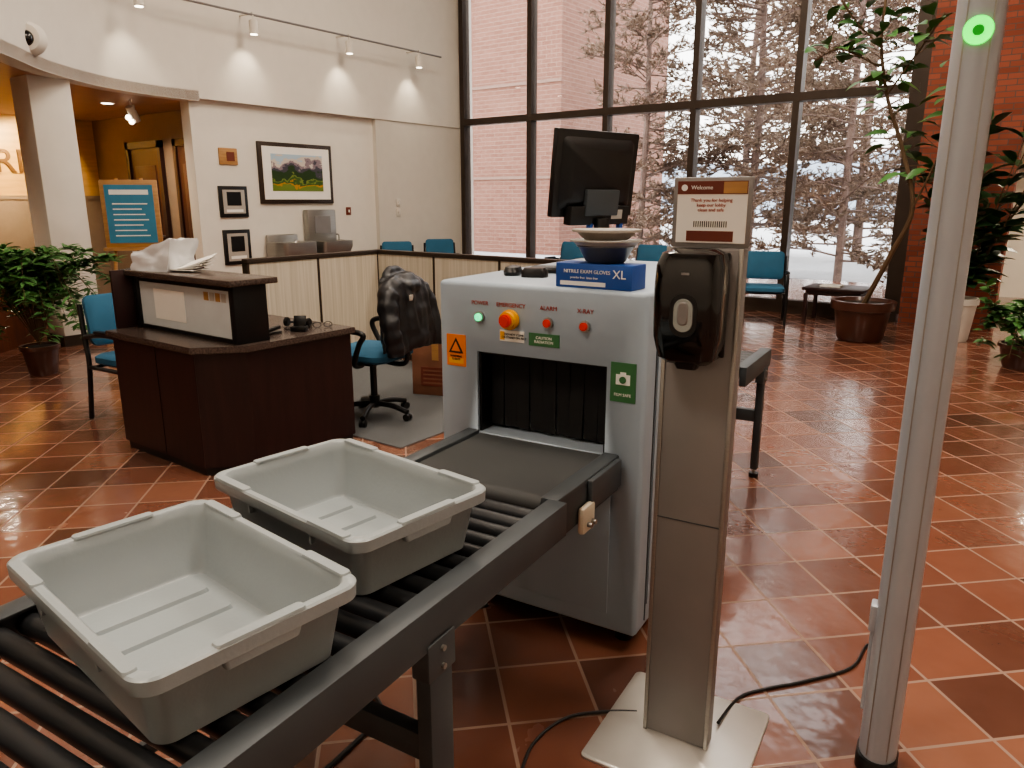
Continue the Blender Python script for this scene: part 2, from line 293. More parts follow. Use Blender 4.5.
# ------------------------------------------------------------ outside
bx('ground_outside',-60,40,16.01,90,-.6,-.3,m_snow)
bx('ground_terrace',-16,-1.7,11.3,16,-.1,-.02,m_snow)
b=empty('outside_brick_building',(-17.2,22,-.3))
bx('facade',-5,3.0,0,8,0,14,m_brick_out,b)
for j in range(4): bx('stone_course_%d'%j,-5,3.03,-.05,0,2.6+j*3.1,2.7+j*3.1,m_stone,b)
def hill():
    bm=bmesh.new(); prev=None
    for i in range(60):
        x=-80+i*2.6; z=6+2.2*noise.noise(Vector((x*.05,1,0)))+.8*noise.noise(Vector((x*.3,4,0)))
        r=[bm.verts.new((x,80,-.4)),bm.verts.new((x,86,z))]
        if prev: bm.faces.new((prev[0],r[0],r[1],prev[1]))
        prev=r
    return fin(bm,'distant_hills',m_hill,None,True)
hill()
def pine(seed,H=11):
    random.seed(seed); bt=bmesh.new(); bn=bmesh.new()
    tube_into(bt,[(0,0,0),(.1,0,H*.4),(0,.1,H*.75),(0,0,H)],[.1,.08,.05,.01],8)
    for i in range(110):
        z=.7+(H-.9)*(i/110)**1.0; L=(1-z/H)**.5*2.8*random.uniform(.4,1)+.3; a=random.uniform(0,2*pi)
        d=Vector((math.cos(a),math.sin(a),random.uniform(-.1,.5))); p0=Vector((0,0,z)); pts=[p0+d*L*t+Vector((0,0,-.22*L*t*t)) for t in (0,.35,.7,1)]
        tube_into(bt,pts,[.024,.017,.01,.004],4)
        for k in range(int(9*L)+2):
            t=random.uniform(.2,1); q=p0+d*L*t+Vector((0,0,-.22*L*t*t)); sd=(Quaternion((0,0,1),random.choice((-1,1))*random.uniform(.3,1.2))@d); sl=random.uniform(.2,.6)*(1.2-t*.5)
            e=q+sd*sl+Vector((0,0,random.uniform(-.2,.25))); tube_into(bt,[q,e],[.007,.003],3)
            for j in range(12):
                c=q.lerp(e,random.uniform(.15,1)); nd=(sd+Vector((random.uniform(-1,1),random.uniform(-1,1),random.uniform(-.6,.9)))*1.1).normalized()*random.uniform(.09,.17); w=nd.cross(Vector((random.random()-.5,random.random()-.5,random.random()-.5))).normalized()*.022
                bn.faces.new((bn.verts.new(c-w),bn.verts.new(c+w),bn.verts.new(c+nd)))
    m1=D.meshes.new('pine_wood'); bt.to_mesh(m1); bt.free(); m1.materials.append(m_hazy_bark)
    m2=D.meshes.new('hazy_pine_needles'); bn.to_mesh(m2); bn.free(); m2.materials.append(m_hazy_needle)
    return m1,m2
PM=[pine(3),pine(11,9.5)]
for i,(x,y,s,r) in enumerate(((-8.9,17.6,.9,0),(-6.4,18.5,1.1,1),(-3.9,17.2,.95,2.2),(-8.8,25,1.3,4),(-3,22,1.2,5),(-1.0,18.5,1,3),(-5.4,26,1.5,2.7))):
    e=empty('pine_tree',(x,y,-.35),r); e.scale=(s,s,s)
    for m,nm in zip(PM[i%2],('trunk_and_branches','needles')):
        o=D.objects.new(nm,m); COL.objects.link(o); o.parent=e
random.seed(5)
# ------------------------------------------------------------ track lights, camera, fixtures
tr=empty('track_lights',(0,0,0)); off=[(x+.28,y-.1) for x,y in catmull([(-8.2,3.4),(-9.0,4.35),(-9.26,5.05),(-9.3,5.8),(-9.3,7.5),(-9.3,10.3)])]
bm=bmesh.new(); tube_into(bm,[(x,y,3.95) for x,y in off],.015,8); fin(bm,'rail',m_silver,tr,True)
LT=[(-8.8,4.85),(-9.02,6.5),(-9.02,8.15),(-9.02,9.65)]
for i,(x,y) in enumerate(LT):
    cyl('arm_%d'%i,.012,.3,(x-.13,y,3.97),m_white,tr,rot=(0,pi/2,0)); cyl('stem_%d'%i,.012,.1,(x,y,3.9),m_white,tr); cyl('can_%d'%i,.055,.17,(x,y,3.8),m_white,tr,bev=.008); cyl('bulb_%d'%i,.045,.01,(x,y,3.712),m_lamp,tr)
def spot(name,loc,tgt,W,col=(1,.85,.65),ang=70,r=.04,blend=.6):
    l=D.lights.new(name,'SPOT'); l.energy=W; l.color=col; l.spot_size=math.radians(ang); l.spot_blend=blend; l.shadow_soft_size=r
    o=D.objects.new(name,l); COL.objects.link(o); o.location=loc; o.rotation_euler=(Vector(tgt)-Vector(loc)).to_track_quat('-Z','Y').to_euler(); return o
for i,(x,y) in enumerate(LT): spot('spot_track_%d'%i,(x,y,3.7),(x-.25,y+.02,3.2),20,ang=85,blend=.9).parent=tr
sc=empty('security_camera',(-8.33,3.47,3.1),math.radians(48)); 
lathe('housing',[(0,0),(.15,0),(.15,.06),(.12,.12),(0,.14)],m_white,sc,rot=(pi/2,0,0)); lathe('mount',[(.06,-.14),(.06,.01)],m_white,sc,rot=(pi/2,0,0))
sph('lens_dome',.075,(0,-.12,-.01),m_blackg,sc)
def area(name,loc,sx,sy,W,col=(1,.86,.71),rot=(0,0,0)):
    l=D.lights.new(name,'AREA'); l.shape='RECTANGLE'; l.size=sx; l.size_y=sy; l.energy=W; l.color=col
    o=D.objects.new(name,l); COL.objects.link(o); o.location=loc; o.rotation_euler=rot; return o
for i,(x,y) in enumerate(((-5,7),(-1,7),(-2.5,2.5),(2,2.5),(-2,-2))):
    cl=empty('added_fill_light' ,(x,y,TOP)); bx('frame',-.85,.85,-.85,.85,-.05,0,m_white,cl); area('lamp_%d'%i,(0,0,-.07),1.5,1.5,180).parent=cl  # overhead panels added out of view to brighten the room
for i,(x,y) in enumerate(((-10.5,5.2),(-11.5,3.6),(-10.6,1.5),(-8.6,.2))):
    cl=empty('recessed_downlight',(x,y,SZ)); cyl('ring',.09,.01,(0,0,0),m_white,cl); cyl('lens',.07,.012,(0,0,-.003),m_lamp,cl); spot('lamp_dl_%d'%i,(0,0,-.02),(0,0,-3),100,(1,.86,.66),ang=150).parent=cl
for i,y in enumerate((1.8,3.0,4.2,5.1)):
    w=empty('wall_washer_light',(-12.2,y,SZ)); cyl('can',.05,.14,(0,0,-.09),m_black,w); o=spot('lamp_ww_%d'%i,(0,0,-.18),(-.9,0,-.7),150,(1,.8,.48),90); o.parent=w
for i,(x,y) in enumerate(((-9.9,5.2),(-10.4,5.5))):
    w=empty('lobby_spotlight',(x,y,SZ)); cyl('stem',.012,.1,(0,0,-.05),m_white,w); cyl('can',.05,.14,(0,0,-.15),m_white,w,rot=(.5,.3,0)); sph('bulb',.035,(-.02,-.04,-.22),m_lamp,w); spot('lamp_ls_%d'%i,(-.02,-.04,-.27),(-.6,.7,-1.6),16,(1,.8,.6),100).parent=w
for i,x in enumerate((0.2,2)):
    cl=empty('corridor_downlight',(x,12.6,2.95)); cyl('lens',.09,.02,(0,0,-.01),m_lamp,cl); spot('lamp_cd_%d'%i,(0,0,-.05),(0,0,-3),180,ang=150).parent=cl
# ------------------------------------------------------------ wall-mounted things
p=empty('landscape_picture',(-9.4,7.32,1.97))
bx('frame_outer',0,.04,-.66,.66,-.43,.43,m_frame,p,.006); bx('mat_board',.03,.045,-.6,.6,-.37,.37,m_paper,p); bx('painting',.04,.05,-.46,.46,-.25,.27,m_paint,p)
p=empty('tan_wall_plaque',(-9.4,6.2,2.17)); bx('plate',0,.02,-.14,.14,-.11,.11,m_oak,p,.004); bx('inset',.02,.025,-.03,.09,-.06,.06,m_maroon,p)
def smallframe(loc,w,h):
    p=empty('framed_notice',loc); bx('frame',0,.03,-w/2,w/2,-h/2,h/2,m_black,p,.004); bx('sheet',.03,.034,-w/2+.05,w/2-.05,-h/2+.05,h/2-.05,m_bowl,p); bx('image',.034,.037,-w/4,w/4,-h/8,h/3.2,m_black,p)
    bx('caption',.034,.037,-w/3.4,w/3.4,-h/3,-h/4,m_paper,p)
smallframe((-9.4,6.22,1.57),.44,.42); smallframe((-9.4,6.22,.95),.42,.48)
df=empty('drinking_fountain',(-9.38,7.3,0))
bx('bottle_filler_panel',0,.12,.08,.62,.95,1.45,m_steel,df,.02); bx('filler_recess',.12,.125,.2,.5,1.1,1.35,m_silver,df)
loft('high_basin',[(.2,.27,.05,.82),(.24,.29,.06,.9),(.24,.29,.06,.99),(.2,.25,.06,.99),(.15,.2,.05,.95)],m_steel,df,loc=(.25,.35,0))
loft('low_basin',[(.2,.27,.05,.76),(.24,.29,.06,.84),(.24,.29,.06,1.0),(.2,.25,.06,1.0),(.15,.2,.05,.9)],m_steel,df,loc=(.25,-.35,0))
bx('low_back_panel',0,.06,-.62,-.08,.6,1.1,m_steel,df,.02); bx('chiller_box',0,.3,-.55,.55,.3,.76,m_char,df,.01); tube('spout',[(.3,.5,.99),(.3,.5,1.07),(.26,.48,1.08)],.012,m_steel,df)
for y,z in ((8.3,1.42),(9.35,1.55),(9.35,1.38)):
    p=empty('wall_switch',(-9.4 if y<8.9 else -9.32,y,z)); bx('plate',0,.012,-.05,.05,-.06,.06,m_wall2 if y>9 else m_maroon,p,.003); bx('toggle',.012,.025,-.012,.012,-.02,.02,m_white,p)
# ------------------------------------------------------------ machine
MR=math.radians(5.9)
mc=empty('xray_baggage_scanner',(-1.053,2.155,0),MR)
W=.82; L=1.22; H=1.31; BZ=.74
body=bx('body',-W,0.01,0,L,.07,H,m_body,mc,.018,3)
cut(body,(.52,L+.4,.31),(-.39,L/2,.9))
bx('tunnel_roof',-.65,-.13,.02,L-.02,1.045,1.053,m_black,mc); bx('tunnel_left',-.652,-.64,.012,L-.012,.745,1.053,m_black,mc); bx('tunnel_right',-.14,-.128,.012,L-.012,.745,1.053,m_black,mc)
for k in range(9):
    x0=-.637+k*.0555; box('curtain_front_%d'%k,(.053,.004,.285),(x0+.027,.08+.004*(k%2),.9),m_rubber,mc,rot=(random.uniform(-.06,.02),0,0)); box('curtain_mid_%d'%k,(.053,.004,.285),(x0+.027,.3+.004*(k%2),.9),m_rubber,mc); box('curtain_back_%d'%k,(.053,.004,.285),(x0+.027,1.1+.004*(k%2),.9),m_rubber,mc)
bx('base_skirt',-W+.05,-.05,.06,L-.05,.045,.075,m_char,mc)
for i,(x,y) in enumerate(((-.07,.1),(-.72,.1),(-.07,L-.1),(-.72,L-.1))):
    cyl('foot_%d'%i,.035,.03,(x,y,.015),m_black,mc,bev=.005); cyl('foot_stem_%d'%i,.015,.05,(x,y,.045),m_steel,mc)
bx('side_panel',.01,.016,.1,1.1,.16,1.2,m_body,mc,.002); bx('side_seam',0.01,.013,.085,.09,.1,1.28,m_char,mc)
bx('front_lower_panel',-.6,-.1,-.006,0,.14,.6,m_body,mc,.002)
for k in range(4): bx('vent_slot_%d'%k,-.42,-.34,-.009,-.005,.36+k*.018,.368+k*.018,m_black,mc)
def belt(y0,y1,sgn):
    ye=y0 if sgn<0 else y1
    bx('belt_top',-.64,-.14,min(y0,y1),max(y0,y1),.728,.74,m_belt,mc)
    cyl('belt_nose',.035,.5,(-.39,ye,.705),m_belt,mc,rot=(0,pi/2,0))
    for nm,x0,x1 in (('bed_side_right',-.135,-.075),('bed_side_left',-.70,-.645)):
        bx(nm,x0,x1,min(y0,y1)-(.04 if sgn<0 else 0),max(y0,y1)+(.04 if sgn>0 else 0),.62,.752,m_char,mc,.008)
    bx('bed_under',-.64,-.14,min(y0,y1)+.04,max(y0,y1)-.0,.63,.70,m_char,mc)
belt(-.42,.01,-1); belt(L,L+.3,1); bx('belt_inside',-.64,-.14,0,L,.728,.742,m_belt,mc)
bx('bed_cap_right',-.076,-.055,-.26,-.02,.65,.748,m_char,mc,.006)
bx('bracket',-.075,-.05,-.33,-.24,.59,.68,m_cream,mc,.012)
for q in (-.3,-.27): cyl('bracket_bolt',.008,.02,(-.045,q,.62),m_steel,mc,rot=(0,pi/2,0))
F=(pi/2,0,0)
for nm,s,z,mt,t in (('power',.635,1.185,m_green,'POWER'),('emergency',.505,1.185,m_red,'EMERGENCY'),('alarm',.354,1.185,m_red,'ALARM'),('xray',.214,1.185,m_red,'X-RAY')):
    if nm=='emergency':
        cyl('estop_collar',.036,.018,(-s,-.009,z),m_yel,mc,rot=F,bev=.003); cyl('estop_guard',.03,.03,(-s,-.02,z),m_yel,mc,rot=F); cyl('estop_button',.023,.035,(-s,-.035,z),m_red,mc,rot=F,bev=.006)
    else:
        cyl(nm+'_bezel',.02,.012,(-s,-.006,z),m_steel,mc,rot=F,bev=.002); cyl(nm+'_lamp',.014,.02,(-s,-.012,z),mt,mc,rot=F,bev=.004)
    text('label_'+nm,t,.021,(-s,-.002,z+.05),F,m_txtr,mc)
bx('label_plate_white',-.55,-.45,-.003,0,1.105,1.145,m_paper,mc); text('lp1','DO NOT CLIMB\nOR STAND ON BELT',.011,(-.49,-.004,1.125),F,m_txt,mc); bx('lp_yel',-.548,-.53,-.004,0,1.11,1.14,m_yel,mc)
bx('label_plate_green',-.43,-.31,-.003,0,1.1,1.145,m_gstick,mc); text('lp2','CAUTION\nRADIATION',.014,(-.37,-.004,1.122),F,m_txtw,mc)
bx('sticker_orange',-.785,-.70,-.003,0,.99,1.11,m_ostick,mc); bx('sticker_orange_base',-.775,-.71,-.004,0,1.0,1.02,m_yel,mc)
prism('warning_triangle',[(-.775,0),(-.71,0),(-.7425,.058)],0,.002,m_txt,mc).matrix_basis=Matrix.Translation((0,-.003,1.04))@Matrix.Rotation(pi/2,4,'X')
prism('warning_triangle_in',[(-.763,0.007),(-.722,0.007),(-.7425,.044)],0,.002,m_ostick,mc).matrix_basis=Matrix.Translation((0,-.004,1.04))@Matrix.Rotation(pi/2,4,'X')
text('st1','WARNING\nX-RAYS',.011,(-.742,-.005,1.022),F,m_txt,mc)
bx('sticker_green',-.115,-.025,-.003,0,.94,1.075,m_gstick,mc)
bx('cam_body',-.095,-.045,-.005,0,1.0,1.035,m_txtw,mc); bx('cam_top',-.08,-.06,-.005,0,1.035,1.043,m_txtw,mc); cyl('cam_lens',.012,.004,(-.07,-.006,1.017),m_gstick,mc,rot=F); text('st2','FILM SAFE',.014,(-.07,-.005,.965),F,m_txtw,mc)
def rtable(name,y0,y1,legs,x0=-.84,x1=-.04,cast=False):
    t=empty(name,(-1.053,2.155,0),MR)
    for nm,a,b in (('rail_right',x1-.035,x1),('rail_left',x0,x0+.035)):
        bx(nm,a,b,y0,y1,.655,.755,m_char,t,.003); 
    bx('flange_right',x1-.06,x1,y0,y1,.748,.757,m_char,t,.002); bx('flange_left',x0,x0+.06,y0,y1,.748,.757,m_char,t,.002)
    n=int((y1-y0-.04)/.068)
    for k in range(n):
        cyl('roller_%d'%k,.0255,x1-x0-.075,((x0+x1)/2,y0+.05+k*.068,.7145),m_roller,t,rot=(0,pi/2,0),seg=20,bev=.003)
    for j,y in enumerate(legs):
        for i,x in enumerate((x0+.02,x1-.02)):
            hw=.042 if not cast else .025
            bx('leg_%d%d'%(j,i),x-.02,x+.02,y-hw,y+hw,.05,.68,m_char,t,.004); 
            if cast: cyl('foot_stem_%d%d'%(j,i),.008,.05,(x,y,.04),m_steel,t); cyl('foot_%d%d'%(j,i),.028,.025,(x,y,.0125),m_black,t)
            else: bx('foot_%d%d'%(j,i),x-.03,x+.03,y-.05,y+.05,0,.05,m_black,t,.006)
            bx('leg_bolt_plate_%d%d'%(j,i),x-.024,x+.024,y-.05,y+.05,.58,.67,m_char,t,.003)
            for q in (.60,.645): cyl('bolt_%d%d'%(j,i),.007,.012,(x+.025,y,q),m_steel,t,rot=(0,pi/2,0),seg=10)
        bx('cross_brace_%d'%j,x0+.02,x1-.02,y-.02,y+.02,.34,.41,m_char,t,.003)
    return t
rt=rtable('roller_conveyor_table',-2.35,-.47,(-1.09,-2.1)); bx('long_brace',-.84+.01,-.84+.03,-2.1,-1.09,.2,.24,m_char,rt)
rtable('roller_conveyor_table',L+.35,2.17,(2.05,),-.78,-.02,True)
def tray(loc,rz):
    t=empty('bus_tub_tray',loc,rz); a,b=.31,.211; h=.163
    R=[(a-.055,b-.047,.03,.0),(a-.047,b-.038,.034,.004),(a-.024,b-.02,.038,h-.032),(a-.022,b-.018,.038,h-.03),(a-.004,b-.002,.042,h-.033),(a,b,.044,h-.03),(a+.001,b+.001,.044,h-.004),(a-.003,b-.003,.042,h),(a-.018,b-.017,.038,h),(a-.022,b-.021,.036,h-.004),(a-.028,b-.026,.034,h-.03),(a-.05,b-.043,.03,.012),(a-.058,b-.051,.024,.004)]
    loft('tub',R,m_tray,t,n=8)
    def rib(x0,x1,y0,y1): loft('floor_panel',[((x1-x0)/2,(y1-y0)/2,.01,.004),((x1-x0)/2-.004,(y1-y0)/2-.004,.01,.012)],m_tray,t,loc=((x0+x1)/2,(y0+y1)/2,0))
    rib(-.235,-.15,-.13,.13); rib(-.13,-.045,-.13,.13); rib(-.02,.105,-.13,.13); rib(.13,.235,-.13,.13)
    for s in (-1,1):
        for q,hw in ((-.2,.07),(.2,.07)): loft('rim_step',[(hw,.0125,.008,h-.001),(hw-.002,.011,.008,h+.004)],m_tray,t,loc=(q,s*(b-.0105),0))
        loft('rim_step_end',[(.0125,.085,.008,h-.001),(.011,.083,.008,h+.004)],m_tray,t,loc=(s*(a-.0115),0,0))
        loft('handle',[(.01,.07,.008,h-.048),(.012,.075,.008,h-.03)],m_tray,t,loc=(s*(a-.013),0,0))
        for q in (-.13,.13): box('rim_gusset',(.008,.014,.03),(q,s*(b-.014),h-.045),m_tray,t,.002)
    return t
tray((-1.30,.668,.7405),math.radians(-4.4)); tray((-1.392,1.178,.7405),math.radians(-4.4))
def W2(lx,ly,z): 
    c,s=math.cos(MR),math.sin(MR); return (-1.053+c*lx-s*ly,2.155+s*lx+c*ly,z)
g=empty('glove_box',W2(-.19,.075,H),MR+math.radians(-3)); bx('carton',-.15,.135,-.055,.055,0,.082,m_bluebox,g,.003)
bx('white_band',-.131,.04,-.0565,-.055,.008,.022,m_txtw,g); text('size','XL',.04,(.09,-.0575,.05),F,m_txtw,g); text('brand_text','NITRILE EXAM GLOVES',.017,(-.03,-.0575,.055),F,m_txtw,g); text('sub','powder free  latex free',.011,(-.04,-.0575,.035),F,m_txtw,g)
bw=empty('stacked_bowls',W2(-.19,.1,H+.083),MR)
def bowl(z,r,h,mt,nm): lathe(nm,[(0,z),(r*.6,z),(r*.68,z+.004),(r*.93,z+h*.85),(r*1.0,z+h*.9),(r*1.0,z+h),(r*.95,z+h),(r*.88,z+h*.85),(r*.62,z+.012),(0,z+.01)],mt,bw)
bowl(.0,.1,.06,m_bowl2,'bowl_lower'); bowl(.04,.122,.035,m_bowl,'bowl_middle'); bowl(.075,.114,.035,m_bowl,'bowl_upper'); lathe('lid',[(0,.102),(.116,.102),(.116,.11),(0,.114)],m_bowl,bw)
mo=empty('computer_monitor',W2(-.55,.82,H),math.radians(-104))
loft('foot',[(.13,.1,.04,0),(.12,.09,.04,.012)],m_black,mo); box('neck',(.07,.03,.2),(0,.03,.11),m_black,mo,.006)
sc_=empty('screen_head',(0,-.005,.35)); sc_.parent=mo; sc_.rotation_euler=(math.radians(-6),0,0)
box('panel',(.5,.03,.36),(0,-.02,.045),m_black,sc_,.006); box('display',(.47,.004,.32),(0,-.037,.05),m_blackg,sc_); loft('rear_bulge',[(.22,.15,.03,0),(.18,.11,.03,.035)],m_black,sc_,loc=(0,-.004,.045),rot=(-pi/2,0,0)); box('vesa_mount',(.2,.03,.11),(0,.035,-.07),m_char,sc_,.004)
box('ports',(.36,.045,.08),(0,.02,-.125),m_black,sc_,.003); 
for q in (-.14,-.05,.05): box('plug',(.02,.025,.03),(q,.03,-.17),m_bluebox,sc_,.003)
box('label',(.07,.001,.04),(-.1,.044,-.12),m_bowl,sc_)
kb=empty('keyboard_and_mouse',W2(-.6,.34,H),MR+.3); box('keyboard',(.2,.12,.018),(.06,.12,.01),m_black,kb,.004)
for r in range(4): box('key_row_%d'%r,(.185,.02,.006),(.06,.078+r*.027,.021),m_char,kb,.002)
loft('mouse',[(.03,.05,.028,0),(.033,.055,.03,.014),(.026,.045,.024,.032),(.01,.02,.01,.038)],m_black,kb,loc=(-.08,-.02,0))
loft('keypad_pod',[(.05,.035,.02,0),(.05,.035,.02,.02),(.04,.028,.02,.035)],m_black,kb,loc=(.02,-.08,0))
# ------------------------------------------------------------ sanitizer stand
st=empty('hand_sanitizer_stand',(-.745,1.84,0),MR)
loft('base_plate',[(.225,.235,.02,0),(.225,.235,.02,.006),(.222,.232,.02,.009)],m_plate,st,loc=(0.005,.03,0))
bx('post',-.097,.1,-.0,.055,.009,1.48,m_silver,st,.006); bx('post_edge_left',-.098,-.087,-.004,.0,.009,1.48,m_steel,st,.001); bx('post_edge_right',.09,.101,-.004,.0,.009,1.48,m_steel,st,.001)
bx('seam',-.087,.09,-.002,0,.72,.7225,m_char,st)
loft('dispenser_shell',[(.055,.035,.02,1.19,0,-.05),(.074,.05,.03,1.205,0,-.055),(.086,.058,.035,1.26,0,-.06),(.088,.06,.035,1.38,0,-.06),(.086,.058,.035,1.44,0,-.058),(.077,.05,.035,1.47,0,-.052),(.055,.035,.03,1.48,0,-.045)],m_blackg,st,n=8,loc=(-.008,0,0))
bx('back_plate',-.082,.07,-.012,0,1.2,1.47,m_black,st,.004)
loft('level_window',[(.026,.043,.025,0),(.024,.041,.024,.005)],m_clear,st,loc=(-.008,-.118,1.32),rot=(pi/2,0,0)); loft('level_window_ring',[(.036,.055,.034,0),(.035,.054,.033,.003)],m_black,st,loc=(-.008,-.1175,1.32),rot=(pi/2,0,0))
loft('pump_body',[(.014,.03,.012,0),(.01,.026,.009,.004)],m_silver,st,loc=(-.008,-.1225,1.325),rot=(pi/2,0,0)); loft('nozzle',[(.025,.02,.01,1.175),(.035,.028,.012,1.195)],m_black,st,loc=(-.008,-.06,0))
bx('logo',-.018,.002,-.121,-.119,1.42,1.426,m_silver,st)
sg=empty('sign_holder',(0.008,.02,1.48)); sg.parent=st
bx('frame',-.1,.1,-.008,.008,0,.175,m_silver,sg,.003); bx('sheet',-.088,.09,-.011,-.008,.012,.165,m_paper,sg); bx('header',-.088,.09,-.012,-.009,.133,.165,m_maroon,sg); bx('header_picture',.03,.088,-.0125,-.009,.135,.163,m_oak,sg); bx('footer',-.06,.06,-.012,-.009,.016,.042,m_maroon,sg)
cyl('header_logo',.008,.002,(-.07,-.0125,.149),m_txtw,sg,rot=F)
text('h1','Welcome',.014,(-.025,-.0125,.149),F,m_txtw,sg); text('h2','Thank you for helping\nkeep our lobby\nclean and safe',.012,(0,-.0115,.106),F,m_txtr,sg); text('h3','IIIIIIIIIIIIIIII',.022,(0,-.0115,.058),F,m_txt,sg)
# ------------------------------------------------------------ metal detector
md=empty('walk_through_metal_detector',(-.232,2.114,0),MR)
def epost(nm,x):
    bm=bmesh.new(); R=[]
    for z in (.03,2.25):
        R.append([bm.verts.new((x+.05*math.cos(a),.062*math.sin(a),z)) for a in [2*pi*k/28 for k in range(28)]])
    for i in range(28): bm.faces.new((R[0][i],R[0][(i+1)%28],R[1][(i+1)%28],R[1][i]))
    bm.faces.new(R[0]); bm.faces.new(R[1]); fin(bm,nm,m_postm,md,True)
    for s in (-1,1): bx(nm+'_groove%d'%s,x+s*.026-.0015,x+s*.026+.0015,-.0545,-.05,.05,2.2,m_steel,md)
    loft(nm+'_foot',[(.055,.07,.04,0),(.055,.07,.04,.03),(.05,.066,.04,.04)],m_black,md,loc=(x,0,0))
epost('post_left',0); epost('post_right',.84)
bx('header_unit',-.05,.89,-.07,.07,2.2,2.4,m_postm,md,.02)
lathe('led_ring',[(.012,0),(.03,0),(.03,.006),(.012,.006),(.012,0)],m_gled,md,loc=(0,-.06,1.965),rot=F); cyl('led_core',.012,.005,(0,-.062,1.965),m_gledd,md,rot=F); 
bx('side_bracket',-.065,-.045,-.02,.03,.42,.5,m_postm,md,.005); cyl('post_cable_clip',.008,.3,(-.052,.02,.3),m_postm,md)
cb=empty('power_cable',(0,0,0))
def WH(R,Fw,z): return (.805*R-.593*Fw,.593*R+.805*Fw,z)
tube('cable_right',[WH(.64,1.98,.02),WH(.75,2.12,.006),WH(.87,2.17,.006),WH(.984,2.2,.006),WH(1.19,2.28,.006),WH(1.32,2.42,.006),WH(1.33,2.25,.006),WH(1.16,1.98,.03)],.005,m_black,cb,8)
tube('cable_left',[WH(.4,2.05,.006),WH(.3,2.05,.006),WH(.17,2.02,.006),WH(.06,1.9,.006),WH(.0,1.7,.006),WH(-.1,1.5,.006)],.005,m_black,cb,8)
tube('cable_floor',[WH(-.1,2.7,.006),WH(-.35,2.5,.006),WH(-.5,2.25,.006),WH(-.42,2.05,.006),WH(-.48,1.9,.006),WH(-.6,1.7,.006)],.008,m_black,cb,8)
# ------------------------------------------------------------ reception desk
dk=empty('reception_desk',(-4.2,2.75,0))
P=[(-.65,-.5),(.28,-.5),(.48,-.28),(.48,.5),(-.65,.5)]
prism('base',[(x*.97,y*.97) for x,y in P],.0,.06,m_black,dk); prism('carcass',P,.05,.745,m_dark,dk,.004)
prism('worktop',[(-.68,-.53),(.3,-.53),(.51,-.3),(.51,.52),(-.68,.52)],.745,.785,m_granite,dk,.005)
bx('panel_seam',-.14,-.136,-.503,-.499,.06,.74,m_black,dk)
bx('ledge',-.74,.5,-.37,-.05,1.125,1.16,m_granite,dk,.005); bx('screen_panel',-.62,.4,-.3,-.285,.81,1.1,m_frost,dk)
bx('post_left',-.67,-.62,-.32,-.1,.785,1.125,m_black,dk,.003); bx('post_right',.4,.45,-.32,-.1,.785,1.125,m_black,dk,.003); bx('rail_top',-.62,.4,-.31,-.28,1.09,1.125,m_black,dk); bx('rail_bottom',-.62,.4,-.31,-.28,.785,.81,m_black,dk)
bx('side_privacy_panel',-.69,-.67,-.45,.2,.785,1.16,m_dark,dk,.003)
for i in range(4): bx('notice_%d'%i,.12+i*.06,.165+i*.06,-.303,-.3,1.02,1.07,m_bowl if i%2 else m_oak,dk)
bx('notice_sheet',-.45,-.1,-.303,-.3,.86,1.05,m_paper,dk)
pp=empty('wrapped_paper_bundle',(-4.63,2.53,1.161),.25)
bm=bmesh.new(); bmesh.ops.create_cube(bm,size=1); bmesh.ops.subdivide_edges(bm,edges=bm.edges[:],cuts=14,use_grid_fill=True)
for v in bm.verts:
    n_=noise.noise(v.co*3)*.12+noise.noise(v.co*8)*.04; c_=v.co.copy(); v.co=Vector((c_.x*.32*(1+n_)+.05*c_.z,c_.y*.22*(1+n_),(c_.z+.5)*(.16+.08*c_.x)*(1+n_*1.2)))
fin(bm,'wrap',m_wrap,pp,True)
for k in range(5): box('sheet_%d'%k,(.21,.16,.003),(.2+.01*k,.01*k,.012+k*.012),m_paper,pp,rot=(.04*k,-.08*k,.1*k))
cd=empty('desk_card_reader',(-3.86,2.95,.787),.6); box('cradle',(.1,.07,.03),(0,0,.015),m_black,cd,.005); box('face',(.08,.01,.07),(0,.02,.06),m_black,cd,.004,rot=(-.3,0,0))
gl=empty('eyeglasses',(-3.84,3.12,.787),1.0)
for s in (-1,1):
    bm=bmesh.new(); tube_into(bm,[(s*.035+.026*math.cos(a),0,.02+.018*math.sin(a)) for a in [2*pi*k/16 for k in range(17)]],.0025,6); fin(bm,'rim_%d'%s,m_black,gl,True)
    tube('arm_%d'%s,[(s*.062,0,.022),(s*.063,.07,.02),(s*.06,.12,.005)],.002,m_black,gl)
hp=empty('headphones',(-4.0,3.05,.787),.4)
bm=bmesh.new(); tube_into(bm,[(.08*math.cos(a),.1*math.sin(a),.02) for a in [pi*k/16 for k in range(17)]],.008,8); fin(bm,'headband',m_black,hp,True)
for s in (-1,1): cyl('ear_cup_%d'%s,.03,.025,(s*.078,-.005,.03),m_black,hp,rot=(0,pi/2,0),bev=.005)
tube('lead',[(.07,-.02,.01),(.1,-.1,.005),(.02,-.14,.005),(-.06,-.08,.005)],.003,m_black,hp)
sta=empty('stapler',(-3.9,2.78,.787),.2); box('base',(.035,.13,.012),(0,0,.006),m_black,sta,.003); box('arm',(.03,.12,.02),(0,0,.03),m_black,sta,.005,rot=(.12,0,0))
bx('carpet_mat',-5.62,-3.35,3.3,5.3,0,.008,m_carpet)
pt=empty('low_partition',(-5.7,5.4,0))
bx('panel_west',-.03,.03,-1.55,0,.06,1.06,m_part,pt); bx('cap_west',-.04,.04,-1.57,.04,1.06,1.1,m_frame,pt,.004); bx('kick_west',-.03,.03,-1.55,0,0,.06,m_frame,pt)
for y in (-1.56,-.8,-.03): bx('stile_w',-.035,.035,y-.012,y+.012,0,1.06,m_frame,pt)
